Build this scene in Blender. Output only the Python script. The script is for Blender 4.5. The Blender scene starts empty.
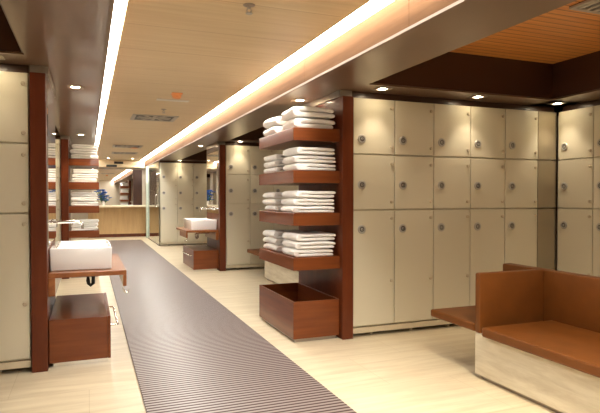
import bpy, bmesh, math, random
from mathutils import Vector, Matrix
R = random.Random(7)
PI = math.pi
scn = bpy.context.scene
COL = scn.collection

# ------------------------------------------------------------------ materials
def new_mat(name):
    m = bpy.data.materials.new(name); m.use_nodes = True
    nt = m.node_tree; b = nt.nodes['Principled BSDF']
    return m, nt, b

def plain(name, col, rough=.5, metal=0, coat=0, spec=.5, noise=0, nscale=8, bump=0):
    m, nt, b = new_mat(name)
    b.inputs['Base Color'].default_value = (*col, 1)
    b.inputs['Roughness'].default_value = rough
    b.inputs['Metallic'].default_value = metal
    b.inputs['Coat Weight'].default_value = coat
    b.inputs['Coat Roughness'].default_value = .08
    b.inputs['Specular IOR Level'].default_value = spec
    if noise or bump:
        tc = nt.nodes.new('ShaderNodeTexCoord')
        n = nt.nodes.new('ShaderNodeTexNoise'); n.inputs['Scale'].default_value = nscale; n.inputs['Detail'].default_value = 4
        nt.links.new(tc.outputs['Object'], n.inputs['Vector'])
        if noise:
            r = nt.nodes.new('ShaderNodeValToRGB')
            r.color_ramp.elements[0].position = .3; r.color_ramp.elements[1].position = .7
            r.color_ramp.elements[0].color = (*[c * (1 - noise) for c in col], 1)
            r.color_ramp.elements[1].color = (*[min(1, c * (1 + noise)) for c in col], 1)
            nt.links.new(n.outputs['Fac'], r.inputs['Fac']); nt.links.new(r.outputs['Color'], b.inputs['Base Color'])
        if bump:
            bp = nt.nodes.new('ShaderNodeBump'); bp.inputs['Strength'].default_value = bump; bp.inputs['Distance'].default_value = .01
            nt.links.new(n.outputs['Fac'], bp.inputs['Height']); nt.links.new(bp.outputs['Normal'], b.inputs['Normal'])
    return m

def wood(name, c0, c1, scale=(2, 2, 25), rough=.35, coat=0, coat_r=.1, seam=None, seam_axis='Y', seam_dark=.45, seam_w=.03):
    """grain: noise stretched by the scale; seam: board pitch in metres along the axis"""
    m, nt, b = new_mat(name)
    L = nt.links
    tc = nt.nodes.new('ShaderNodeTexCoord')
    mp = nt.nodes.new('ShaderNodeMapping'); mp.inputs['Scale'].default_value = scale
    L.new(tc.outputs['Object'], mp.inputs['Vector'])
    n = nt.nodes.new('ShaderNodeTexNoise'); n.inputs['Scale'].default_value = 1.6; n.inputs['Detail'].default_value = 6; n.inputs['Roughness'].default_value = .6
    L.new(mp.outputs['Vector'], n.inputs['Vector'])
    r = nt.nodes.new('ShaderNodeValToRGB')
    r.color_ramp.elements[0].position = .32; r.color_ramp.elements[1].position = .68
    r.color_ramp.elements[0].color = (*c0, 1); r.color_ramp.elements[1].color = (*c1, 1)
    L.new(n.outputs['Fac'], r.inputs['Fac'])
    out = r.outputs['Color']
    if seam:
        sx = nt.nodes.new('ShaderNodeSeparateXYZ'); L.new(tc.outputs['Object'], sx.inputs[0])
        d = nt.nodes.new('ShaderNodeMath'); d.operation = 'DIVIDE'; d.inputs[1].default_value = seam
        L.new(sx.outputs[seam_axis], d.inputs[0])
        fr = nt.nodes.new('ShaderNodeMath'); fr.operation = 'FRACT'; L.new(d.outputs[0], fr.inputs[0])
        lt = nt.nodes.new('ShaderNodeMath'); lt.operation = 'LESS_THAN'; lt.inputs[1].default_value = seam_w
        L.new(fr.outputs[0], lt.inputs[0])
        mx = nt.nodes.new('ShaderNodeMix'); mx.data_type = 'RGBA'; mx.blend_type = 'MULTIPLY'
        L.new(lt.outputs[0], mx.inputs['Factor']); L.new(out, mx.inputs['A'])
        mx.inputs['B'].default_value = (seam_dark, seam_dark * .9, seam_dark * .8, 1)
        out = mx.outputs['Result']
    L.new(out, b.inputs['Base Color'])
    b.inputs['Roughness'].default_value = rough; b.inputs['Specular IOR Level'].default_value = .25
    b.inputs['Coat Weight'].default_value = coat; b.inputs['Coat Roughness'].default_value = coat_r
    return m

def travertine(name, c0, c1, rough=.3, scale=(1.2, 14, 14), tile=None, coat=0):
    m, nt, b = new_mat(name); L = nt.links
    tc = nt.nodes.new('ShaderNodeTexCoord')
    mp = nt.nodes.new('ShaderNodeMapping'); mp.inputs['Scale'].default_value = scale
    L.new(tc.outputs['Object'], mp.inputs['Vector'])
    n = nt.nodes.new('ShaderNodeTexNoise'); n.inputs['Scale'].default_value = 1.5; n.inputs['Detail'].default_value = 8; n.inputs['Roughness'].default_value = .65
    n.inputs['Distortion'].default_value = .4
    L.new(mp.outputs['Vector'], n.inputs['Vector'])
    r = nt.nodes.new('ShaderNodeValToRGB')
    r.color_ramp.elements[0].position = .3; r.color_ramp.elements[1].position = .62
    r.color_ramp.elements[0].color = (*c0, 1); r.color_ramp.elements[1].color = (*c1, 1)
    L.new(n.outputs['Fac'], r.inputs['Fac']); out = r.outputs['Color']
    if tile:
        br = nt.nodes.new('ShaderNodeTexBrick')
        br.inputs['Scale'].default_value = 1; br.inputs['Brick Width'].default_value = tile[0]; br.inputs['Row Height'].default_value = tile[1]
        br.inputs['Mortar Size'].default_value = .002; br.inputs['Color1'].default_value = (1, 1, 1, 1); br.inputs['Color2'].default_value = (.95, .94, .92, 1)
        br.inputs['Mortar'].default_value = (.8, .76, .68, 1)
        L.new(tc.outputs['Object'], br.inputs['Vector'])
        mx = nt.nodes.new('ShaderNodeMix'); mx.data_type = 'RGBA'; mx.blend_type = 'MULTIPLY'; mx.inputs['Factor'].default_value = 1
        L.new(out, mx.inputs['A']); L.new(br.outputs['Color'], mx.inputs['B']); out = mx.outputs['Result']
    L.new(out, b.inputs['Base Color'])
    b.inputs['Roughness'].default_value = rough
    b.inputs['Coat Weight'].default_value = coat
    return m

def emit(name, col, s):
    m, nt, b = new_mat(name)
    b.inputs['Base Color'].default_value = (*col, 1)
    b.inputs['Emission Color'].default_value = (*col, 1); b.inputs['Emission Strength'].default_value = s
    return m

M = {}
M['cherry'] = wood('cherry_wood', (.100, .019, .0045), (.155, .034, .008), (5, 5, .9), .42, .25, .1)
M['cherry_h'] = wood('cherry_wood_horizontal', (.145, .033, .0065), (.215, .055, .011), (1, 1, 14), .42, .45, .08)
M['counter'] = wood('counter_wood', (.24, .075, .022), (.36, .13, .04), (9, 1, 9), .3, .6, .1)
M['unlit_wood'] = wood('unlit_wood', (.03, .011, .006), (.05, .02, .010), (5, 5, .9), .4, .2)  # wood tone darkened so the far panel looks unlit
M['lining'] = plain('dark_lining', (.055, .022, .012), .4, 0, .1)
M['soffit'] = plain('brown_lacquer', (.17, .099, .062), .34, 0, .3, .5, .08, 3)
M['fascia'] = wood('fascia_wood', (.075, .036, .015), (.115, .058, .026), (9, .6, 9), .8, 0)
fb = M['fascia'].node_tree.nodes['Principled BSDF']; fb.inputs['Specular IOR Level'].default_value = .03
M['beech'] = wood('beech_panel', (.70, .55, .335), (.78, .635, .41), (.8, 16, 1), .5, .1, .3, .6, 'Y', .72, .012)
M['teak'] = wood('teak_slats', (.60, .22, .05), (.80, .36, .10), (.8, 18, 1), .38, .1, .2, .075, 'Y', .42, .13)
M['floor'] = travertine('travertine_floor', (.59, .49, .33), (.75, .66, .48), .3, (1, 9, 9), (.9, .6), .1)
M['stone'] = travertine('travertine_block', (.54, .47, .34), (.70, .64, .50), .55, (2, 2, 14))
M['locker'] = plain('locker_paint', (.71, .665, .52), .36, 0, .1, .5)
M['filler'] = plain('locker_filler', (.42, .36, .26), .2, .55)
M['dark'] = plain('dark_void', (.02, .015, .012), .7)
M['steel'] = plain('brushed_steel', (.50, .48, .44), .38, .4)
M['keyhole'] = plain('keyhole_grey', (.10, .095, .085), .5)
M['chrome'] = plain('chrome', (.85, .84, .82), .12, 1)
M['alu'] = plain('aluminium', (.40, .35, .30), .45, .6)
M['edge'] = plain('edge_profile', (.26, .20, .16), .6, .2, 0, .1)
M['hinge'] = plain('hinge_cap', (.58, .50, .37), .35, .3)
M['ceramic'] = plain('ceramic', (.86, .85, .82), .12, 0, .5)
M['towel'] = plain('white_terry', (.90, .88, .84), .95, 0, 0, .2, .02, 30, .35)
M['leather'] = plain('tan_leather', (.148, .049, .0092), .45, 0, 0, .3, .10, 9, .06)
M['mirror'] = plain('mirror_silver', (.90, .91, .90), .01, 1)
M['plaster'] = plain('wall_paint', (.55, .47, .36), .7)
M['vent'] = plain('vent_metal', (.50, .46, .40), .5, .3)
M['white'] = plain('white_plastic', (.82, .78, .70), .4)
M['orange'] = plain('orange_plastic', (.85, .36, .12), .4)
M['black'] = plain('black_plastic', (.02, .02, .02), .4)
M['blue'] = plain('blue_petals', (.06, .16, .50), .7, 0, 0, .3, .3, 40)
M['green'] = plain('green_stem', (.06, .16, .04), .6)
M['frame'] = plain('pale_green_frame', (.62, .70, .60), .3, .1)
M['rail_cream'] = plain('cream_rail', (.66, .58, .42), .4)
M['cove'] = emit('cove_light', (1, .965, .90), 24)
M['lamp'] = emit('halogen_glow', (1, .82, .55), 45)
M['vanity_panel'] = wood('pale_oak', (.46, .30, .14), (.58, .39, .19), (8, 8, 1), .3, .3)

def glass():
    m, nt, b = new_mat('clear_glass')
    b.inputs['Base Color'].default_value = (.93, .98, .95, 1); b.inputs['Roughness'].default_value = .02
    b.inputs['Transmission Weight'].default_value = 1; b.inputs['IOR'].default_value = 1.45
    return m
M['glass'] = glass()

def mat_runner():
    m, nt, b = new_mat('ribbed_mat'); L = nt.links
    tc = nt.nodes.new('ShaderNodeTexCoord')
    sx = nt.nodes.new('ShaderNodeSeparateXYZ'); L.new(tc.outputs['Object'], sx.inputs[0])
    d = nt.nodes.new('ShaderNodeMath'); d.operation = 'DIVIDE'; d.inputs[1].default_value = .039; L.new(sx.outputs['Y'], d.inputs[0])
    fr = nt.nodes.new('ShaderNodeMath'); fr.operation = 'FRACT'; L.new(d.outputs[0], fr.inputs[0])
    r = nt.nodes.new('ShaderNodeValToRGB')
    e = r.color_ramp.elements
    e[0].position = .0; e[0].color = (.035, .013, .010, 1)
    e[1].position = .34; e[1].color = (.07, .03, .024, 1)
    for p, c in ((.42, (.215, .178, .165, 1)), (.9, (.285, .245, .232, 1)), (.98, (.06, .025, .02, 1))):
        k = e.new(p); k.color = c
    L.new(fr.outputs[0], r.inputs['Fac']); L.new(r.outputs['Color'], b.inputs['Base Color'])
    rr = nt.nodes.new('ShaderNodeMapRange'); rr.inputs['From Min'].default_value = .3; rr.inputs['From Max'].default_value = .45
    rr.inputs['To Min'].default_value = .8; rr.inputs['To Max'].default_value = .33
    L.new(fr.outputs[0], rr.inputs['Value']); L.new(rr.outputs[0], b.inputs['Roughness'])
    return m
M['mat'] = mat_runner()

# ------------------------------------------------------------------ mesh helpers
def box(bm, x0, x1, y0, y1, z0, z1, bev=0):
    r = bmesh.ops.create_cube(bm, size=1)
    vs = r['verts']
    bmesh.ops.scale(bm, vec=(x1 - x0, y1 - y0, z1 - z0), verts=vs)
    bmesh.ops.translate(bm, vec=((x0 + x1) / 2, (y0 + y1) / 2, (z0 + z1) / 2), verts=vs)
    if bev:
        es = list({e for v in vs for e in v.link_edges})
        bmesh.ops.bevel(bm, geom=es, offset=bev, segments=2, profile=.5, affect='EDGES')
    return bm

def cyl(bm, p0, p1, r0, r1=None, seg=16):
    p0, p1 = Vector(p0), Vector(p1); d = p1 - p0
    r = bmesh.ops.create_cone(bm, cap_ends=True, segments=seg, radius1=r0, radius2=r0 if r1 is None else r1, depth=d.length)
    q = Vector((0, 0, 1)).rotation_difference(d.normalized()).to_matrix().to_4x4()
    bmesh.ops.transform(bm, matrix=Matrix.Translation((p0 + p1) / 2) @ q, verts=r['verts'])
    return bm

def tube(bm, pts, rad, seg=10):
    pts = [Vector(p) for p in pts]; rings = []
    for i, p in enumerate(pts):
        a = pts[max(0, i - 1)]; c = pts[min(len(pts) - 1, i + 1)]
        q = Vector((0, 0, 1)).rotation_difference((c - a).normalized())
        rr = rad[i] if isinstance(rad, (list, tuple)) else rad
        rings.append([bm.verts.new(p + q @ Vector((rr * math.cos(2 * PI * k / seg), rr * math.sin(2 * PI * k / seg), 0))) for k in range(seg)])
    for a, c in zip(rings, rings[1:]):
        for k in range(seg):
            bm.faces.new((a[k], a[(k + 1) % seg], c[(k + 1) % seg], c[k]))
    bm.faces.new(rings[0][::-1]); bm.faces.new(rings[-1])
    return bm

def lathe(bm, prof, c=(0, 0, 0), seg=24, axis='Z'):
    rings = []
    for (r, h) in prof:
        ring = []
        for k in range(seg):
            a = 2 * PI * k / seg
            v = (r * math.cos(a), r * math.sin(a), h)
            if axis == 'Y': v = (v[0], v[2], v[1])
            ring.append(bm.verts.new(Vector(v) + Vector(c)))
        rings.append(ring)
    for a, b in zip(rings, rings[1:]):
        for k in range(seg):
            bm.faces.new((a[k], a[(k + 1) % seg], b[(k + 1) % seg], b[k]))
    bm.faces.new(rings[0][::-1]); bm.faces.new(rings[-1])
    return bm

def obj(name, bm, m, parent=None, smooth=False, loc=None):
    bmesh.ops.recalc_face_normals(bm, faces=bm.faces)
    me = bpy.data.meshes.new(name); bm.to_mesh(me); bm.free()
    me.materials.append(M[m])
    if smooth:
        for p in me.polygons: p.use_smooth = True
        try: me.set_sharp_from_angle(angle=math.radians(40))
        except Exception: pass
    o = bpy.data.objects.new(name, me); COL.objects.link(o)
    if parent: o.parent = parent
    if loc: o.location = loc
    return o

def B(*a, **k): return box(bmesh.new(), *a, **k)

def tag(o, label=None, cat=None, group=None, kind=None):
    if label: o['label'] = label
    if cat: o['category'] = cat
    if group: o['group'] = group
    if kind: o['kind'] = kind
    return o

def thing(name, label, cat, loc=(0, 0, 0), rz=0, group=None):
    o = bpy.data.objects.new(name, None); COL.objects.link(o)
    o.location = loc; o.rotation_euler = (0, 0, rz); o.empty_display_size = .1
    return tag(o, label, cat, group)

def struct(name, bm, m): return tag(obj(name, bm, m), kind='structure')

def kids(o): return KID.get(o.name, [])
KID = {}
def index():
    KID.clear()
    for o in scn.objects:
        if o.parent: KID.setdefault(o.parent.name, []).append(o)
def dup(root, loc, rz=0, label=None, group=None):
    r = root.copy(); COL.objects.link(r); r.location = loc; r.rotation_euler = (0, 0, rz)
    if label: r['label'] = label
    if group: r['group'] = group
    for ch in kids(root):
        c = ch.copy(); COL.objects.link(c); c.parent = r
        for g in kids(ch):
            d = g.copy(); COL.objects.link(d); d.parent = c
    return r

# ------------------------------------------------------------------ layout numbers (metres; corridor runs along +Y)
CX = .862                      # corridor centre line
FACE = [4.106, 8.64, 13.6]     # fronts of the locker blocks
ZS, ZC, ZR = 2.10, 2.30, 2.43  # soffit, corridor ceiling, bay recess
XR0, XR1 = 1.62, 2.09          # right bulkhead
XL0, XL1 = -.37, .104          # left bulkhead
YB, YE = -3.5, 17.25           # back and end of the hall
XW, XWL = 4.86, -3.1           # side walls

# ------------------------------------------------------------------ setting
struct('floor', B(XWL - .1, XW + .1, YB - .1, YE + .1, -.1, 0), 'floor')
struct('ceiling', B(.215, 1.483, YB, YE, ZC, ZC + .05), 'beech')
struct('wall_right', B(XW, XW + .1, YB, YE, 0, 2.7), 'plaster')
struct('wall_left', B(XWL - .1, XWL, YB, YE, 0, 2.7), 'plaster')
struct('wall_back', B(XWL - .1, XW + .1, YB - .1, YB, 0, 2.7), 'plaster')
struct('wall_end', B(XWL - .1, XW + .1, YE, YE + .1, 0, 2.7), 'plaster')
struct('ceiling_upper', B(XWL - .1, XW + .1, YB - .1, YE + .1, 2.62, 2.7), 'soffit').name = 'ceiling.001'

rec = [(-.6, FACE[0] - .27), (5.45, FACE[1] - .27), (9.95, FACE[2] - .27)]
def soffit(n, x0, x1, xa, xb):
    """a brown soffit: long band along the corridor, cross bands over the locker blocks, outer band along the wall"""
    bm = bmesh.new()
    box(bm, x0, x1, YB, YE, ZS, 2.62)
    ys = [YB] + [v for r in rec for v in r] + [YE]
    lo, hi = (xa, xb)
    for i in range(0, len(ys), 2):
        box(bm, lo, hi, ys[i], ys[i + 1], ZS, 2.62)
    return struct(n, bm, 'soffit')
soffit('trim_1', XR0, XR1, XR1, XW)
soffit('trim_2', XL0, XL1, XWL, XL0)
struct('trim_3', B(4.02, XW, -.6, 13.3, ZS, 2.62), 'soffit')
struct('trim_4', B(XWL, -2.3, -.6, 13.3, ZS, 2.62), 'soffit')
for i, (a, b) in enumerate(rec):
    o = struct('ceiling', B(XR1, 4.02, a, b, ZR, ZR + .04), 'teak')
    o = struct('ceiling', B(-2.3, XL0, a, b, ZR, ZR + .04), 'teak')
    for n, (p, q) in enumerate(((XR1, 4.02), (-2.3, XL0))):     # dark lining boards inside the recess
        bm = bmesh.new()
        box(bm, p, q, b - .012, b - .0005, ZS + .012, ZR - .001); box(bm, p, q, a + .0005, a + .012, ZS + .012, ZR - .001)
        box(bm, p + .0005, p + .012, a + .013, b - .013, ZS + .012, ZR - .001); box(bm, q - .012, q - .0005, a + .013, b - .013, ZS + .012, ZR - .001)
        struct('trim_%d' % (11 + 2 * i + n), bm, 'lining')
# corridor faces of the bulkheads: boards with open joints, and the bright edge profile
def fascia(n, x0, x1):
    bm = bmesh.new(); y = YB
    while y < YE:
        e = min(YE, y + 1.5); box(bm, x0, x1, y + .002, e - .002, ZS + .012, 2.36); y = e
    return struct(n, bm, 'fascia')
fascia('trim_5', XR0 - .014, XR0 - .0005)
fascia('trim_6', XL1 + .0005, XL1 + .014)
struct('trim_7', B(XR0 - .0142, XR0 + .006, YB, YE, ZS - .004, ZS + .012), 'edge')
struct('trim_8', B(XL1 - .006, XL1 + .0142, YB, YE, ZS - .004, ZS + .012), 'edge')
# header over the end wall mirror
struct('trim_9', B(.118, 1.606, 17.05, YE, 2.09, 2.298), 'beech')
# partition walls filling the blocks behind the lockers
for i, f in enumerate(FACE):
    struct('wall_right_block', B(2.09, XW, f + .5, f + .95, 0, ZS), 'plaster').name = 'wall_right.%03d' % (i + 1)
    struct('wall_left_block', B(XWL, -.37, f + .5, f + .95, 0, ZS), 'plaster').name = 'wall_left.%03d' % (i + 1)

# cove lights
for nm, x0, x1, side in (('r', 1.490, 1.600, 'right'), ('l', .149, .208, 'left')):
    t = thing('cove_light', 'long white glowing light strip along the %s edge of the wood corridor ceiling' % side, 'light', ((x0 + x1) / 2, 6.9, ZC))
    w = (x1 - x0) / 2
    obj('diffuser', B(-w, w, YB - 6.9 + .05, YE - 6.9 - .25, 0, .012), 'cove', t)
    obj('housing', B(-w, w, YB - 6.9 + .05, YE - 6.9 - .25, .013, .05), 'alu', t)

# the mat
tag(obj('runner_mat', B(-.54, .54, -9.6, 9.0, 0, .012, bev=.003), 'mat', loc=(.835, 6.7, 0)),
    'long grey and brown ribbed runner mat down the middle of the corridor', 'mat')

# ------------------------------------------------------------------ locker columns
def make_locker():
    W = .406
    t = thing('locker', 'x', 'locker')
    obj('body', B(.001, W - .001, .022, .48, .085, 2.045), 'locker', t)
    rows = [(.094, 1.086, .925), (1.092, 1.562, 1.305), (1.568, 2.045, 1.695)]
    for z0, z1, zl in rows:
        d = obj('door', B(.004, W - .004, 0, .02, z0 + .0035, z1 - .0035, bev=.0025), 'locker', t)
        bm = bmesh.new()
        cx = .082
        lathe(bm, [(.038, 0), (.038, -.006), (.034, -.010), (.023, -.010), (.022, -.007), (.012, -.007), (.011, -.012)], (cx, 0, zl), 24, 'Y')
        obj('lock', bm, 'steel', d, True)
        bm = bmesh.new()
        lathe(bm, [(.0215, -.0072), (.0215, -.0078), (.0125, -.0078), (.0125, -.0072)], (cx, 0, zl), 24, 'Y')
        box(bm, cx - .003, cx + .003, -.0135, -.0122, zl - .007, zl + .007)
        obj('keyhole', bm, 'keyhole', d)
        hz = (.14, .84) if z1 - z0 < .6 else (.38, .93)
        for f in hz:
            bm = bmesh.new()
            lathe(bm, [(.0145, 0), (.0145, -.010), (.010, -.014)], (W - .032, 0, z0 + (z1 - z0) * f), 14, 'Y')
            obj('hinge', bm, 'hinge', d, True)
    obj('base_rail', B(.0, W, .004, .03, .034, .080), 'rail_cream', t)
    for fx in (.21,):
        for fy in (.07, .42):
            bm = bmesh.new(); cyl(bm, (fx, fy, .0), (fx, fy, .086), .018, seg=14); obj('foot', bm, 'hinge', t, True)
    return t
lk = make_locker()
index()
first = [True]
def place(loc, rz, label, group):
    if first[0]:
        first[0] = False; lk.location = loc; lk.rotation_euler = (0, 0, rz); lk['label'] = label; lk['group'] = group; return lk
    return dup(lk, loc, rz, label, group)
ordn = ['first', 'second', 'third', 'fourth', 'fifth']
X0 = 2.092
g1 = 'lockers along the back of the near right bay'
d1 = ['beside the towel shelf panel', 'second from the towel shelf panel', 'in the middle of the row of five', 'fourth from the towel shelf panel', 'last before the dark corner']
for k in range(5):
    place((X0 + .406 * k, FACE[0], 0), 0, 'beige locker column facing the near bench, ' + d1[k], g1)
d2 = ['next to the dark corner', 'second from the dark corner', 'third from the dark corner']
for k in range(3):
    place((4.36, 4.088 - .406 * k, 0), -PI / 2, 'beige locker column on the right side wall behind the bench, ' + d2[k], 'lockers on the right side wall')
d3 = ['beside the right washbasin panel', 'second from the right washbasin panel', 'third from the right washbasin panel', 'fourth from the right washbasin panel']
for k in range(4):
    place((X0 + .406 * k, FACE[1], 0), 0, 'beige locker column in second right bay, ' + d3[k], 'lockers in the second right bay')
d4 = ['beside the glass partition', 'second from the glass partition', 'third from the glass partition', 'fourth from the glass partition']
for k in range(4):
    place((1.655 + .375 * k if False else 1.655 + .406 * k, FACE[2], 0), 0, 'beige locker column in farthest right bay, ' + d4[k], 'lockers in the farthest right bay')
for k, s in enumerate(['against the near left red wood panel', 'one away from the near left panel']):
    place((-.372 - .406 * (k + 1), FACE[0], 0), 0, 'beige three-door locker column at the left, ' + s, 'lockers at the near left')
for k, s in enumerate(['seen as a narrow strip beside the far left towel shelves', 'one away from the far left towel shelves']):
    place((-.372 - .406 * (k + 1), FACE[1], 0), 0, 'beige three-door locker column, ' + s, 'lockers at the far left')
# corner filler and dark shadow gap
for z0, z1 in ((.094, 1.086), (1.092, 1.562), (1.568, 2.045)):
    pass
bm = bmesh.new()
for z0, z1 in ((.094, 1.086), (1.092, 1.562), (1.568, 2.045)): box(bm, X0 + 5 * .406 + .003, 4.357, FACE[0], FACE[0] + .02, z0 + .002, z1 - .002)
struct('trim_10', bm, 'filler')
# closing boards between the locker tops and the soffit
n = 0
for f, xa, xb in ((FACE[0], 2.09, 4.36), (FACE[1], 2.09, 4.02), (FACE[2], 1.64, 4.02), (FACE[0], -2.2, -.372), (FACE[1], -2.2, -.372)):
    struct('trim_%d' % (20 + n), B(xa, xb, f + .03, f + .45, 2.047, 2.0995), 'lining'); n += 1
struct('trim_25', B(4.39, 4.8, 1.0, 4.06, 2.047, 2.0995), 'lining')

# ------------------------------------------------------------------ end panels, shelf units, washbasin units (built at local origin: x towards the corridor, y along it)
def panel_parts(t, depth=1.02):
    """end panel 0.1 thick on local x in [-.1, 0], cap rail above"""
    obj('end_panel', B(-.1, 0, 0, depth, 0, 2.045, bev=.003), 'cherry', t)
    obj('cap_rail', B(-.1, .012, .03, depth - .02, 2.046, 2.099), 'alu', t)

TOPS = [1.771, 1.421, 1.068, .700]
def shelf_unit(loc, sgn, label):
    # sgn = -1: shelves reach towards -X (right side of the corridor); +1: towards +X
    t = thing('towel_shelf', label, 'shelf', loc)
    def bx(x0, x1, *a, **k):
        if sgn < 0: x0, x1 = -x1, -x0
        return B(x0, x1, *a, **k)
    obj('end_panel', bx(-.1, 0, 0, 1.02, 0, 2.045, bev=.003), 'cherry', t)
    obj('cap_rail', bx(-.1, .014, .03, 1.0, 2.046, 2.099), 'alu', t)
    for z in TOPS:
        obj('shelf', bx(.0005, .42, .055, 1.005, z - .105, z, bev=.003), 'cherry_h', t)
    return t
def bin_box(loc, sgn, label):
    t = thing('towel_bin', label, 'bin', loc)
    bm = bmesh.new()
    x0, x1 = (.004, .42) if sgn > 0 else (-.42, -.004)
    y0, y1, z0, z1, w = .055, 1.005, .03, .337, .018
    # open box with a thick rim, one skin
    o = [bm.verts.new(p) for p in ((x0, y0, z0), (x1, y0, z0), (x1, y1, z0), (x0, y1, z0))]
    p = [bm.verts.new(q) for q in ((x0, y0, z1), (x1, y0, z1), (x1, y1, z1), (x0, y1, z1))]
    q = [bm.verts.new(r) for r in ((x0 + w, y0 + w, z1), (x1 - w, y0 + w, z1), (x1 - w, y1 - w, z1), (x0 + w, y1 - w, z1))]
    r = [bm.verts.new(s) for s in ((x0 + w, y0 + w, z0 + w), (x1 - w, y0 + w, z0 + w), (x1 - w, y1 - w, z0 + w), (x0 + w, y1 - w, z0 + w))]
    bm.faces.new(o)
    for a, b in ((o, p), (p, q), (q, r)):
        for k in range(4): bm.faces.new((a[k], a[(k + 1) % 4], b[(k + 1) % 4], b[k]))
    bm.faces.new(r)
    es = [e for e in bm.edges if len({v.co.z for v in e.verts}) == 2 or max(v.co.z for v in e.verts) > z1 - .001]
    bmesh.ops.bevel(bm, geom=es, offset=.002, segments=1, affect='EDGES')
    obj('box', bm, 'cherry_h', t)
    x0b, x1b = (x0 + .02, x1 - .02)
    obj('plinth', B(x0b, x1b, y0 + .02, y1 - .02, 0, .03), 'alu', t)
    return t

# towels ------------------------------------------------------------
def towel_mesh(w, d, t, flip, seed):
    """one towel folded into two thick leaves joined by a round fold; w along x, d along y, t high; origin at the base centre"""
    r = random.Random(seed)
    bm = bmesh.new(); h = t / 2; gap = .005; hw = w / 2
    prof = []
    N = 12
    ov = [r.uniform(-.012, .010) for _ in range(2)]
    # lower leaf from its free end (x=+hw) along the bottom to the fold at x=-hw, round, back along the top
    def arc(cx, cz, rad, a0, a1, n):
        return [(cx + rad * math.cos(a0 + (a1 - a0) * i / n), cz + rad * math.sin(a0 + (a1 - a0) * i / n)) for i in range(n + 1)]
    e0, e1 = hw + ov[0], hw + ov[1]
    lr = (h - gap / 2) / 2
    for i in range(N): prof.append((e0 - lr - (e0 - lr + hw - h) * i / N, 0))
    prof += arc(-hw + h, h, h, -PI / 2, -3 * PI / 2, 10)
    for i in range(1, N): prof.append((-hw + h + (e1 - lr + hw - h) * i / N, t))
    prof += arc(e1 - lr, h + gap / 2 + lr, lr, PI / 2, -PI / 2, 6)
    for i in range(1, N): prof.append((e1 - lr - (e1 - lr + hw - h) * i / N, h + gap / 2))
    prof += [(-hw + h, h)]
    for i in range(1, N): prof.append((-hw + h + (e0 - lr + hw - h) * i / N, h - gap / 2))
    prof += arc(e0 - lr, lr, lr, PI / 2, -PI / 2, 6)[:-1]
    ys = [-.5, -.493, -.47, -.40, -.2, 0, .2, .40, .47, .493, .5]
    ins = [.010, .005, .001, 0, 0, 0, 0, 0, .001, .005, .010]
    ph = [r.uniform(0, 6.3) for _ in range(4)]; dr = [r.uniform(.4, 1.6) for _ in range(3)]
    rings = []
    for y, s in zip(ys, ins):
        ring = []
        for (x, z) in prof:
            zc = h * .5 if z < h else h * 1.5
            zz = z + (zc - z) * min(1, s / (h * .5)) * .75
            wob = .001 * math.sin(x * 17 + ph[0] + y * 3) + .001 * math.sin(y * 9 + ph[1] + x * 5) - t * (.10 * max(0, x / hw) ** 3 * dr[0] + .07 * abs(2 * y) ** 3 * dr[1] + .03 * (1 + math.sin(x * 23 + ph[2])) * dr[2])
            xx = x * (1 - s / hw * .5) + .004 * math.sin(y * 7 + ph[2] + (2 if z > h else 0))
            zz = zz + wob * (z / t)
            yy = y * d + .004 * math.sin(x * 11 + ph[3] + (1.5 if z > h else 0))
            ring.append(bm.verts.new(((-xx if flip else xx), yy, zz)))
        rings.append(ring)
    n = len(prof)
    for a, b in zip(rings, rings[1:]):
        for k in range(n): bm.faces.new((a[k], a[(k + 1) % n], b[(k + 1) % n], b[k]))
    f1 = bm.faces.new(rings[0][::-1]); f2 = bm.faces.new(rings[-1])
    bmesh.ops.triangulate(bm, faces=[f1, f2])
    return bm
LV = {2: ['lower', 'upper'], 3: ['bottom', 'middle', 'top'], 4: ['bottom', 'second', 'third', 'top'], 5: ['bottom', 'second', 'third', 'fourth', 'top']}
tier_n = ['top shelf', 'second shelf', 'third shelf', 'lowest shelf']
seed = [0]
def stack(cx, cy, z, n, w, d, t, where, group, jit=.011, flip=None):
    for i in range(n):
        seed[0] += 1; r = random.Random(seed[0] * 13)
        fl = (r.random() < .5) if flip is None else flip
        o = obj('folded_towel', towel_mesh(w + r.uniform(-.012, .008), d + r.uniform(-.02, .01), t - .0035, fl, seed[0]), 'towel', None, True)
        o.location = (cx + r.uniform(-jit, jit), cy + r.uniform(-jit, jit), z + t * i + .0005)
        o.rotation_euler = (0, 0, r.uniform(-.05, .05))
        tag(o, 'white folded towel, %s of the %s' % (LV[n][i], where), 'towel', group)

XPR = 1.983                  # corridor side of the right end panels
XPL = -.264
YP = [f - .025 for f in FACE]
# near right: towel shelves
shelf_unit((XPR, YP[0], 0), -1, 'red-brown wood towel shelf unit of four open shelves on a panel at the right')
bin_box((XPR, YP[0], 0), -1, 'open red-brown wood bin standing on the floor under the right towel shelves')
cfg = [(2, .096, 2, .090), (3, .067, 3, .060), (3, .063, 3, .060), (3, .066, 3, .062)]
for z, (n1, t1, n2, t2), nm in zip(TOPS, cfg, tier_n):
    fl = False
    stack(XPR - .216, YP[0] + .245, z, n1, .37, .33, t1, 'front stack on the %s at the right' % nm, 'towels on the right shelf unit', flip=fl)
    stack(XPR - .225, YP[0] + .76, z, n2, .35, .36, t2, 'rear stack on the %s at the right' % nm, 'towels on the right shelf unit', flip=False)
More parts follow.
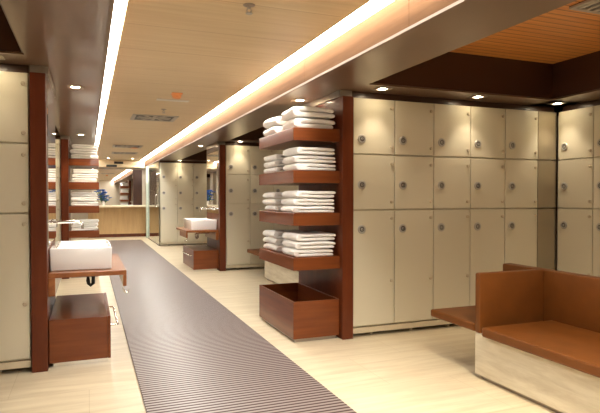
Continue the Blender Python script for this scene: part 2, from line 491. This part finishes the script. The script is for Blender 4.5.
# far left: towel shelves
shelf_unit((XPL, YP[1], 0), 1, 'red-brown wood towel shelf unit of four open shelves far along the left side')
bin_box((XPL, YP[1], 0), 1, 'open red-brown wood bin under the far left towel shelves')
cfgl = [(3, .075, 3, .06), (3, .068, 3, .06), (3, .07, 3, .06), (3, .055, 2, .06)]
for z, (n1, t1, n2, t2), nm in zip(TOPS, cfgl, tier_n):
    stack(XPL + .218, YP[1] + .245, z, n1, .37, .33, t1, 'front stack on the %s at the far left' % nm, 'towels on the left shelf unit')
    stack(XPL + .218, YP[1] + .76, z, n2, .36, .36, t2, 'rear stack on the %s at the far left' % nm, 'towels on the left shelf unit')

# washbasins ---------------------------------------------------------
def wash_unit(loc, sgn, side):
    def bx(x0, x1, *a, **k):
        if sgn < 0: x0, x1 = -x1, -x0
        return B(x0, x1, *a, **k)
    S = lambda x: sgn * x
    pl = {'near left': 'by the near left lockers', 'right': 'halfway along the right side'}[side]
    t = thing('washbasin_unit', 'red-brown wood panel with a basin counter and tall mirror, ' + pl, 'washstand', loc)
    obj('end_panel', bx(-.1, 0, 0, 1.02, 0, 2.045, bev=.003), 'cherry', t)
    obj('cap_rail', bx(-.1, .014, .03, 1.0, 2.046, 2.099), 'alu', t)
    obj('counter', bx(.0005, .525, .09, 1.35 if sgn > 0 else 1.15, .628, .662, bev=.003), 'counter', t)
    ap = obj('apron', bx(.50, .525, .09, .75, .545, .627, bev=.003), 'counter', t)
    obj('wall_bracket', bx(.0005, .045, .09, .95, .50, .627, bev=.002), 'counter', t)
    bm = bmesh.new()
    tube(bm, [(S(.505), .13, .545), (S(.505), .13, .515), (S(.515), .13, .495), (S(.535), .13, .49), (S(.545), .13, .51)], .006)
    obj('towel_hook', bm, 'chrome', t, True)
    mr = obj('mirror', bx(.0006, .008, .06, .99, .93 if sgn < 0 else .86, 2.03), 'mirror', t)
    # basin
    b = thing('washbasin', 'white rectangular ceramic washbasin on the wood counter ' + pl, 'basin', (loc[0], loc[1], .6625))
    bm = bmesh.new()
    x0, x1, y0, y1, H, w = .003, .43, .20, .93, .165, .022
    bot = [(x0 + .006, y0 + .006), (x1 - .006, y0 + .006), (x1 - .006, y1 - .006), (x0 + .006, y1 - .006)]
    rim = [(x0, y0), (x1, y0), (x1, y1), (x0, y1)]
    inn = [(x0 + w * 2.2, y0 + w), (x1 - w, y0 + w), (x1 - w, y1 - w), (x0 + w * 2.2, y1 - w)]
    dn = [(x0 + w * 2.2 + .03, y0 + w + .03), (x1 - w - .03, y0 + w + .03), (x1 - w - .03, y1 - w - .03), (x0 + w * 2.2 + .03, y1 - w - .03)]
    L = [[bm.verts.new((S(x), y, z)) for x, y in pts] for pts, z in ((bot, 0), (rim, H), (inn, H), (dn, .05))]
    bm.faces.new(L[0])
    for a, c in zip(L, L[1:]):
        for k in range(4): bm.faces.new((a[k], a[(k + 1) % 4], c[(k + 1) % 4], c[k]))
    bm.faces.new(L[3])
    bmesh.ops.bevel(bm, geom=list(bm.edges), offset=.008, segments=3, profile=.5, affect='EDGES')
    obj('bowl', bm, 'ceramic', b, True)
    bm = bmesh.new(); lathe(bm, [(.028, .0501), (.028, .054), (.018, .055), (.016, .052)], (S(.235), .56, 0), 18)
    obj('drain', bm, 'chrome', b, True)
    # trap under the counter, part of the basin
    bm = bmesh.new()
    tube(bm, [(S(.26), .5, -.036), (S(.26), .5, -.12), (S(.265), .5, -.145), (S(.28), .5, -.16), (S(.298), .5, -.145), (S(.30), .5, -.09), (S(.27), .56, -.075), (S(.05), .56, -.075)], .014)
    cyl(bm, (S(.26), .5, -.075), (S(.26), .5, -.045), .024)
    obj('trap', bm, 'black' if sgn > 0 else 'chrome', b, True)
    # tap out of the mirror
    f = thing('wall_tap', 'chrome spout tap reaching out of the mirror over the basin ' + pl, 'tap', (loc[0] + S(.0085), loc[1] + .5, 1.005))
    bm = bmesh.new()
    tube(bm, [(0, 0, 0), (S(.15), 0, .002), (S(.19), 0, 0), (S(.208), 0, -.012), (S(.214), 0, -.03), (S(.214), 0, -.055)], [.011, .011, .011, .011, .011, .010])
    cyl(bm, (0, 0, 0), (S(.006), 0, 0), .027, seg=20)
    obj('spout', bm, 'chrome', f, True)
    bm = bmesh.new()
    cyl(bm, (0, -.11, 0), (S(.006), -.11, 0), .025, seg=20)
    cyl(bm, (0, -.11, 0), (S(.035), -.11, 0), .010)
    cyl(bm, (S(.035), -.11, -.03), (S(.035), -.11, .03), .005); cyl(bm, (S(.035), -.14, 0), (S(.035), -.08, 0), .005)
    obj('cross_handle', bm, 'chrome', f, True)
    # low drawer cabinet
    c = thing('drawer_cabinet', 'low red-brown wood drawer box standing under the washbasin ' + pl, 'cabinet', loc)
    obj('body', bx(.004, .392, .07, 1.10, .032, .335, bev=.003), 'cherry_h', c)
    dr = obj('drawer_front', bx(.393, .412, .07, 1.10, .030, .338, bev=.003), 'cherry_h', c)
    bm = bmesh.new(); xh = .458
    tube(bm, [(S(.411), .15, .255), (S(xh), .15, .255), (S(xh + .006), .16, .255), (S(xh + .006), .81, .255), (S(xh), .82, .255), (S(.411), .82, .255)], .009)
    obj('handle', bm, 'chrome', dr, True)
    obj('plinth', bx(.03, .395, .09, 1.06, 0, .031), 'chrome', c)
wash_unit((XPL, YP[0], 0), 1, 'near left')
wash_unit((XPR, YP[1], 0), -1, 'right')

# ------------------------------------------------------------------ benches
def bench(loc, label, n=2.6, end=.50):
    t = thing('bench', label, 'bench', loc)
    def cush(*a): return B(*a, bev=.012)
    # local origin: floor under the outer front corner of the stone base, y = 0 at the divider's far face
    obj('base', B(0, .70, -n, 0, .03, .302, bev=.003), 'stone', t)
    obj('kick_plate', B(.03, .67, -n + .03, -.03, 0, .03), 'alu', t)
    obj('seat', cush(-.045, .545, -n, -.115, .3025, .365), 'leather', t)
    obj('end_seat', cush(-.005, .545, .001, end, .305, .36), 'leather', t)
    obj('arm', cush(-.005, .545, -.052, 0, .303, .70), 'leather', t, True)
    obj('backrest', cush(.546, .632, -n, .36, .3025, .695), 'leather', t, True)
    return t
bench((2.390, 2.91, 0), 'tan leather bench with high back on a travertine base in the near right bay')
bench((2.390, 2.91 + 4.60, 0), 'tan leather bench in the second right bay, seat end behind the towel shelves', 1.8, .93)

# ------------------------------------------------------------------ lamps in the soffits
def make_dl():
    t = thing('downlight', 'x', 'light')
    bm = bmesh.new()
    for q in ((-.062, .062, -.062, -.036), (-.062, .062, .036, .062), (-.062, -.036, -.036, .036), (.036, .062, -.036, .036)): box(bm, *q, -.005, 0)
    obj('trim_plate', bm, 'alu', t)
    bm = bmesh.new(); cyl(bm, (0, 0, -.003), (0, 0, -.0005), .032, seg=20); obj('lens', bm, 'lamp', t)
    return t
dl = make_dl(); index(); fd = [True]
def spot(x, y, z, w, ang=95, blend=.7, col=(1, .84, .62), rad=.03, aim=None):
    l = bpy.data.lights.new('spot', 'SPOT'); l.energy = w; l.spot_size = math.radians(ang); l.spot_blend = blend; l.color = col; l.shadow_soft_size = rad
    o = bpy.data.objects.new('spot_lamp', l); COL.objects.link(o); o.location = (x, y, z)
    if aim:
        o.rotation_euler = (Vector(aim) - Vector((x, y, z))).to_track_quat('-Z', 'Y').to_euler()
def downlight(x, y, label, w=28, ang=84, z=ZS):
    if fd[0]: fd[0] = False; dl.location = (x, y, z); dl['label'] = label; dl['group'] = 'recessed downlights'
    else: dup(dl, (x, y, z), 0, label, 'recessed downlights')
    spot(x, y, z - .012, w, ang)
WL = 7.5
downlight(2.285, 3.95, 'small square downlight over the first locker beside the towel shelf panel', WL)
downlight(3.262, 3.95, 'small square downlight over the middle of the near right lockers', WL)
downlight(4.20, 3.95, 'small square downlight in the far right corner of the bay', WL)
downlight(1.837, 4.69, 'small square downlight above the top towel shelf at the right', 22)
downlight(-.09, 4.80, 'small square downlight in the left soffit above the white washbasin', 22)
downlight(1.85, 9.50, 'small square downlight above the right washbasin mirror', 22)
downlight(2.30, 8.52, 'small square downlight over the first locker of the second right bay', WL)
downlight(3.27, 8.52, 'small square downlight deeper in the second right bay', WL)
downlight(2.10, 13.48, 'small square downlight over the farthest right lockers', WL)
downlight(2.95, 13.48, 'small square downlight deeper in the farthest right bay', WL)
downlight(-.09, 8.42, 'small square downlight in front of the far left towel shelves', 22)

# ------------------------------------------------------------------ ceiling fittings
def vent(x, y, label, sx=.6, sy=.55):
    t = thing('ceiling_vent', label, 'vent', (x, y, ZC), 0, 'ceiling vents in the corridor')
    bm = bmesh.new()
    for a in ((-sx / 2, sx / 2, -sy / 2, -sy / 2 + .05), (-sx / 2, sx / 2, sy / 2 - .05, sy / 2), (-sx / 2, -sx / 2 + .05, -sy / 2 + .05, sy / 2 - .05), (sx / 2 - .05, sx / 2, -sy / 2 + .05, sy / 2 - .05)):
        box(bm, *a, -.008, 0)
    obj('frame', bm, 'vent', t)
    obj('backing', B(-sx / 2 + .05, sx / 2 - .05, -sy / 2 + .05, sy / 2 - .05, -.002, 0), 'black', t)
    bm = bmesh.new(); n = 10
    for k in range(n):                                   # swirl of blades
        a = 2 * PI * k / n
        vs = []
        for rr, da in ((.07, 0), (.21, .22), (.21, .48), (.07, .35)):
            vs.append((rr * math.cos(a + da) * sx / .6 * 1.1, rr * math.sin(a + da) * sy / .55))
        lo = [bm.verts.new((u, v, -.007)) for u, v in vs]; hi = [bm.verts.new((u, v, -.003)) for u, v in vs]
        bm.faces.new(lo); bm.faces.new(hi[::-1])
        for i in range(4): bm.faces.new((lo[i], lo[(i + 1) % 4], hi[(i + 1) % 4], hi[i]))
    lathe(bm, [(.065, -.003), (.065, -.007)], (0, 0, 0), 20)
    obj('blades', bm, 'vent', t)
vent(.86, 7.75, 'square grey swirl vent in the corridor ceiling, the nearest of three')
vent(.80, 12.3, 'square grey swirl vent in the corridor ceiling, the middle one of three')
vent(.86, 14.2, 'square grey swirl vent in the corridor ceiling, the farthest of three')
def sprinkler(x, y, label):
    t = thing('ceiling_sprinkler', label, 'sprinkler', (x, y, ZC), 0, 'ceiling sprinklers')
    bm = bmesh.new(); lathe(bm, [(.034, 0), (.034, -.003), (.012, -.008)], (0, 0, 0), 20); obj('escutcheon', bm, 'alu', t, True)
    bm = bmesh.new(); cyl(bm, (0, 0, -.008), (0, 0, -.022), .009)
    for s in (-1, 1): tube(bm, [(s * .008, 0, -.02), (s * .014, 0, -.032), (s * .003, 0, -.046)], .003, 6)
    obj('body', bm, 'steel', t, True)
    bm = bmesh.new(); cyl(bm, (0, 0, -.050), (0, 0, -.046), .02); obj('deflector', bm, 'steel', t)
sprinkler(.866, 3.01, 'small metal sprinkler head in the wood ceiling, the nearer one')
sprinkler(.89, 6.95, 'small metal sprinkler head just in front of the nearest ceiling vent')
t = thing('ceiling_beacon', 'small orange beacon fixed to the corridor ceiling beyond the sprinkler', 'alarm', (.885, 5.85, ZC))
obj('base', B(-.055, .055, -.055, .055, -.012, 0, bev=.003), 'orange', t)
bm = bmesh.new(); lathe(bm, [(.050, -.012), (.048, -.04), (.03, -.055)], (0, 0, 0), 20); obj('cover', bm, 'orange', t, True)
tag(obj('ceiling_plate', B(-.18, .18, -.05, .05, -.008, 0, bev=.003), 'white', loc=(.905, 6.26, ZC)), 'slim white plate on the corridor ceiling beside the orange beacon', 'plate')
bm = bmesh.new(); lathe(bm, [(.09, 0), (.09, -.008), (.075, -.014), (.06, -.010), (.02, -.012)], (0, 0, 0), 28)
tag(obj('ceiling_speaker', bm, 'orange', None, True, (.965, 12.6, ZC)), 'round orange-tinted speaker far along the corridor ceiling', 'speaker')
# slatted vent in the recess of the near right bay
t = thing('recess_vent', 'pale slatted vent in the orange wood ceiling of the right bay', 'vent', (3.23, 2.28, ZR))
obj('backing', B(-.33, .33, -.36, .36, -.004, 0), 'black', t)
bm = bmesh.new()
for a in ((-.33, .33, -.36, -.33), (-.33, .33, .33, .36), (-.33, -.30, -.33, .33), (.30, .33, -.33, .33)): box(bm, *a, -.018, -.004)
obj('frame', bm, 'vent', t)
for k in range(9):
    x = -.27 + .0675 * k
    obj('slat', B(x - .016, x + .016, -.33, .33, -.016, -.005), 'vent', t)

# ------------------------------------------------------------------ far end: vanity, mirror, glass partition
t = thing('vanity_counter', 'long pale wood vanity counter across the far end of the corridor', 'counter', (0, 17.0, 0))
obj('top', B(.0, 3.3, -.25, .245, .90, .955, bev=.004), 'rail_cream', t)
obj('front_panel', B(.0, 3.3, .05, .24, .10, .899), 'vanity_panel', t)
obj('toe_kick', B(.0, 3.3, .09, .24, 0, .099), 'cherry', t)
tag(obj('wall_mirror', B(.10, 1.275, 17.215, 17.248, .957, 2.03), 'mirror'), 'large wall mirror above the vanity at the far end', 'mirror')
tag(obj('reflection_panel', B(1.283, 1.545, 17.19, 17.248, .957, 2.03, bev=.003), 'unlit_wood'), 'dark narrow panel standing in for a reflection, right of the far wall mirror', 'panel')  # stands in for a dark reflection at the mirror's right edge
tag(obj('wall_vent', B(-.13, .13, -.03, 0, -.035, .035, bev=.003), 'black', loc=(.86, 17.049, 2.225)), 'small dark slot vent on the header over the far mirror', 'vent')
tag(obj('sign_box', B(-.15, .15, -.03, 0, -.035, .03, bev=.003), 'black', loc=(.66, 17.049, 2.13)), 'small black box on the lower edge of the far header', 'box')
# blue flowers on the vanity
t = thing('flower_arrangement', 'bunch of blue flowers in a small vase on the far vanity counter', 'flowers', (.42, 16.98, .9555))
bm = bmesh.new(); lathe(bm, [(.035, 0), (.05, .03), (.045, .09), (.028, .12), (.034, .135)], (0, 0, 0), 20); obj('vase', bm, 'white', t, True)
bs = bmesh.new(); bf = bmesh.new()
for k in range(46):
    a = R.uniform(0, 6.28); rr = R.uniform(0, .24); z = R.uniform(.12, .46)
    p = (rr * math.cos(a), rr * math.sin(a) * .7, z)
    tube(bs, [(0, 0, .11), (p[0] * .5, p[1] * .5, z * .6), p], .004, 5)
    for j in range(5):
        b = 2 * PI * j / 5 + a
        c = Vector(p); u = Vector((math.cos(b), math.sin(b), .35)) * .06; v = Vector((-math.sin(b), math.cos(b), .1)) * .026
        q = [bf.verts.new(c + o) for o in (Vector((0, 0, 0)), u * .6 + v, u, u * .6 - v)]
        q2 = [bf.verts.new(w.co - Vector((0, 0, .005))) for w in q]
        bf.faces.new(q); bf.faces.new(q2[::-1])
        for i in range(4): bf.faces.new((q[i], q[(i + 1) % 4], q2[(i + 1) % 4], q2[i]))
obj('stems', bs, 'green', t, True); obj('flowers', bf, 'blue', t)
# glass partition between the farthest lockers and the end
t = thing('glass_partition', 'clear glass partition with a pale green post beside the farthest right lockers', 'partition', (1.635, 13.65, 0))
obj('post', B(-.05, .05, 2.70, 2.82, 0, ZS - .006, bev=.004), 'frame', t)
obj('pane', B(-.006, .006, .0, 2.695, .03, ZS - .006), 'glass', t)
obj('bottom_rail', B(-.02, .02, .0, 2.695, 0, .029), 'alu', t)
bm = bmesh.new(); tube(bm, [(-.006, .5, .95), (-.04, .5, .95), (-.04, .5, 1.25), (-.006, .5, 1.25)], .01)
obj('handle', bm, 'chrome', t, True)

# ------------------------------------------------------------------ more downlights: inferred ones out of view, others added to lift the light
downlight(1.96, 1.72, 'small square downlight in the right soffit just above the camera', 105, 125)
downlight(4.20, 2.35, 'added fill downlight in the outer soffit behind the bench', 22, 125)  # this and the next: unseen lamps added to brighten the lockers
downlight(4.20, .9, 'added fill downlight in the outer soffit at the near end of the bench', 22, 125)
downlight(1.84, -1.6, 'added fill downlight in the right soffit behind the camera', 8, 120)  # this pair is added behind the camera as fill light
downlight(-.09, -1.6, 'added fill downlight in the left soffit behind the camera', 8, 120)
downlight(-.56, 3.95, 'small square downlight over the near left lockers', 1.8)
downlight(-.56, 8.52, 'small square downlight over the lockers beside the far left towel shelves', WL)
downlight(.55, 16.2, 'added fill downlight in the wood ceiling at the left of the far vanity', 22, 120, ZC)  # this pair is added to brighten the vanity and end floor
downlight(1.2, 16.2, 'added fill downlight in the wood ceiling at the right of the far vanity', 22, 120, ZC)

# ------------------------------------------------------------------ world, camera, view
w = bpy.data.worlds.new('World'); scn.world = w; w.use_nodes = True
w.node_tree.nodes['Background'].inputs[0].default_value = (.02, .018, .015, 1)
cam = bpy.data.cameras.new('Camera'); co = bpy.data.objects.new('Camera', cam); COL.objects.link(co)
cam.sensor_width = 36; cam.lens = 541 / 600 * 36
co.location = (0, 0, 1.2); co.rotation_euler = (math.radians(89), 0, -math.atan(212 / 541))
cam.clip_start = .02
scn.camera = co
vs = scn.view_settings
vs.view_transform = 'Standard'; vs.look = 'None'; vs.gamma = 1; vs.use_curve_mapping = False; vs.exposure = .92
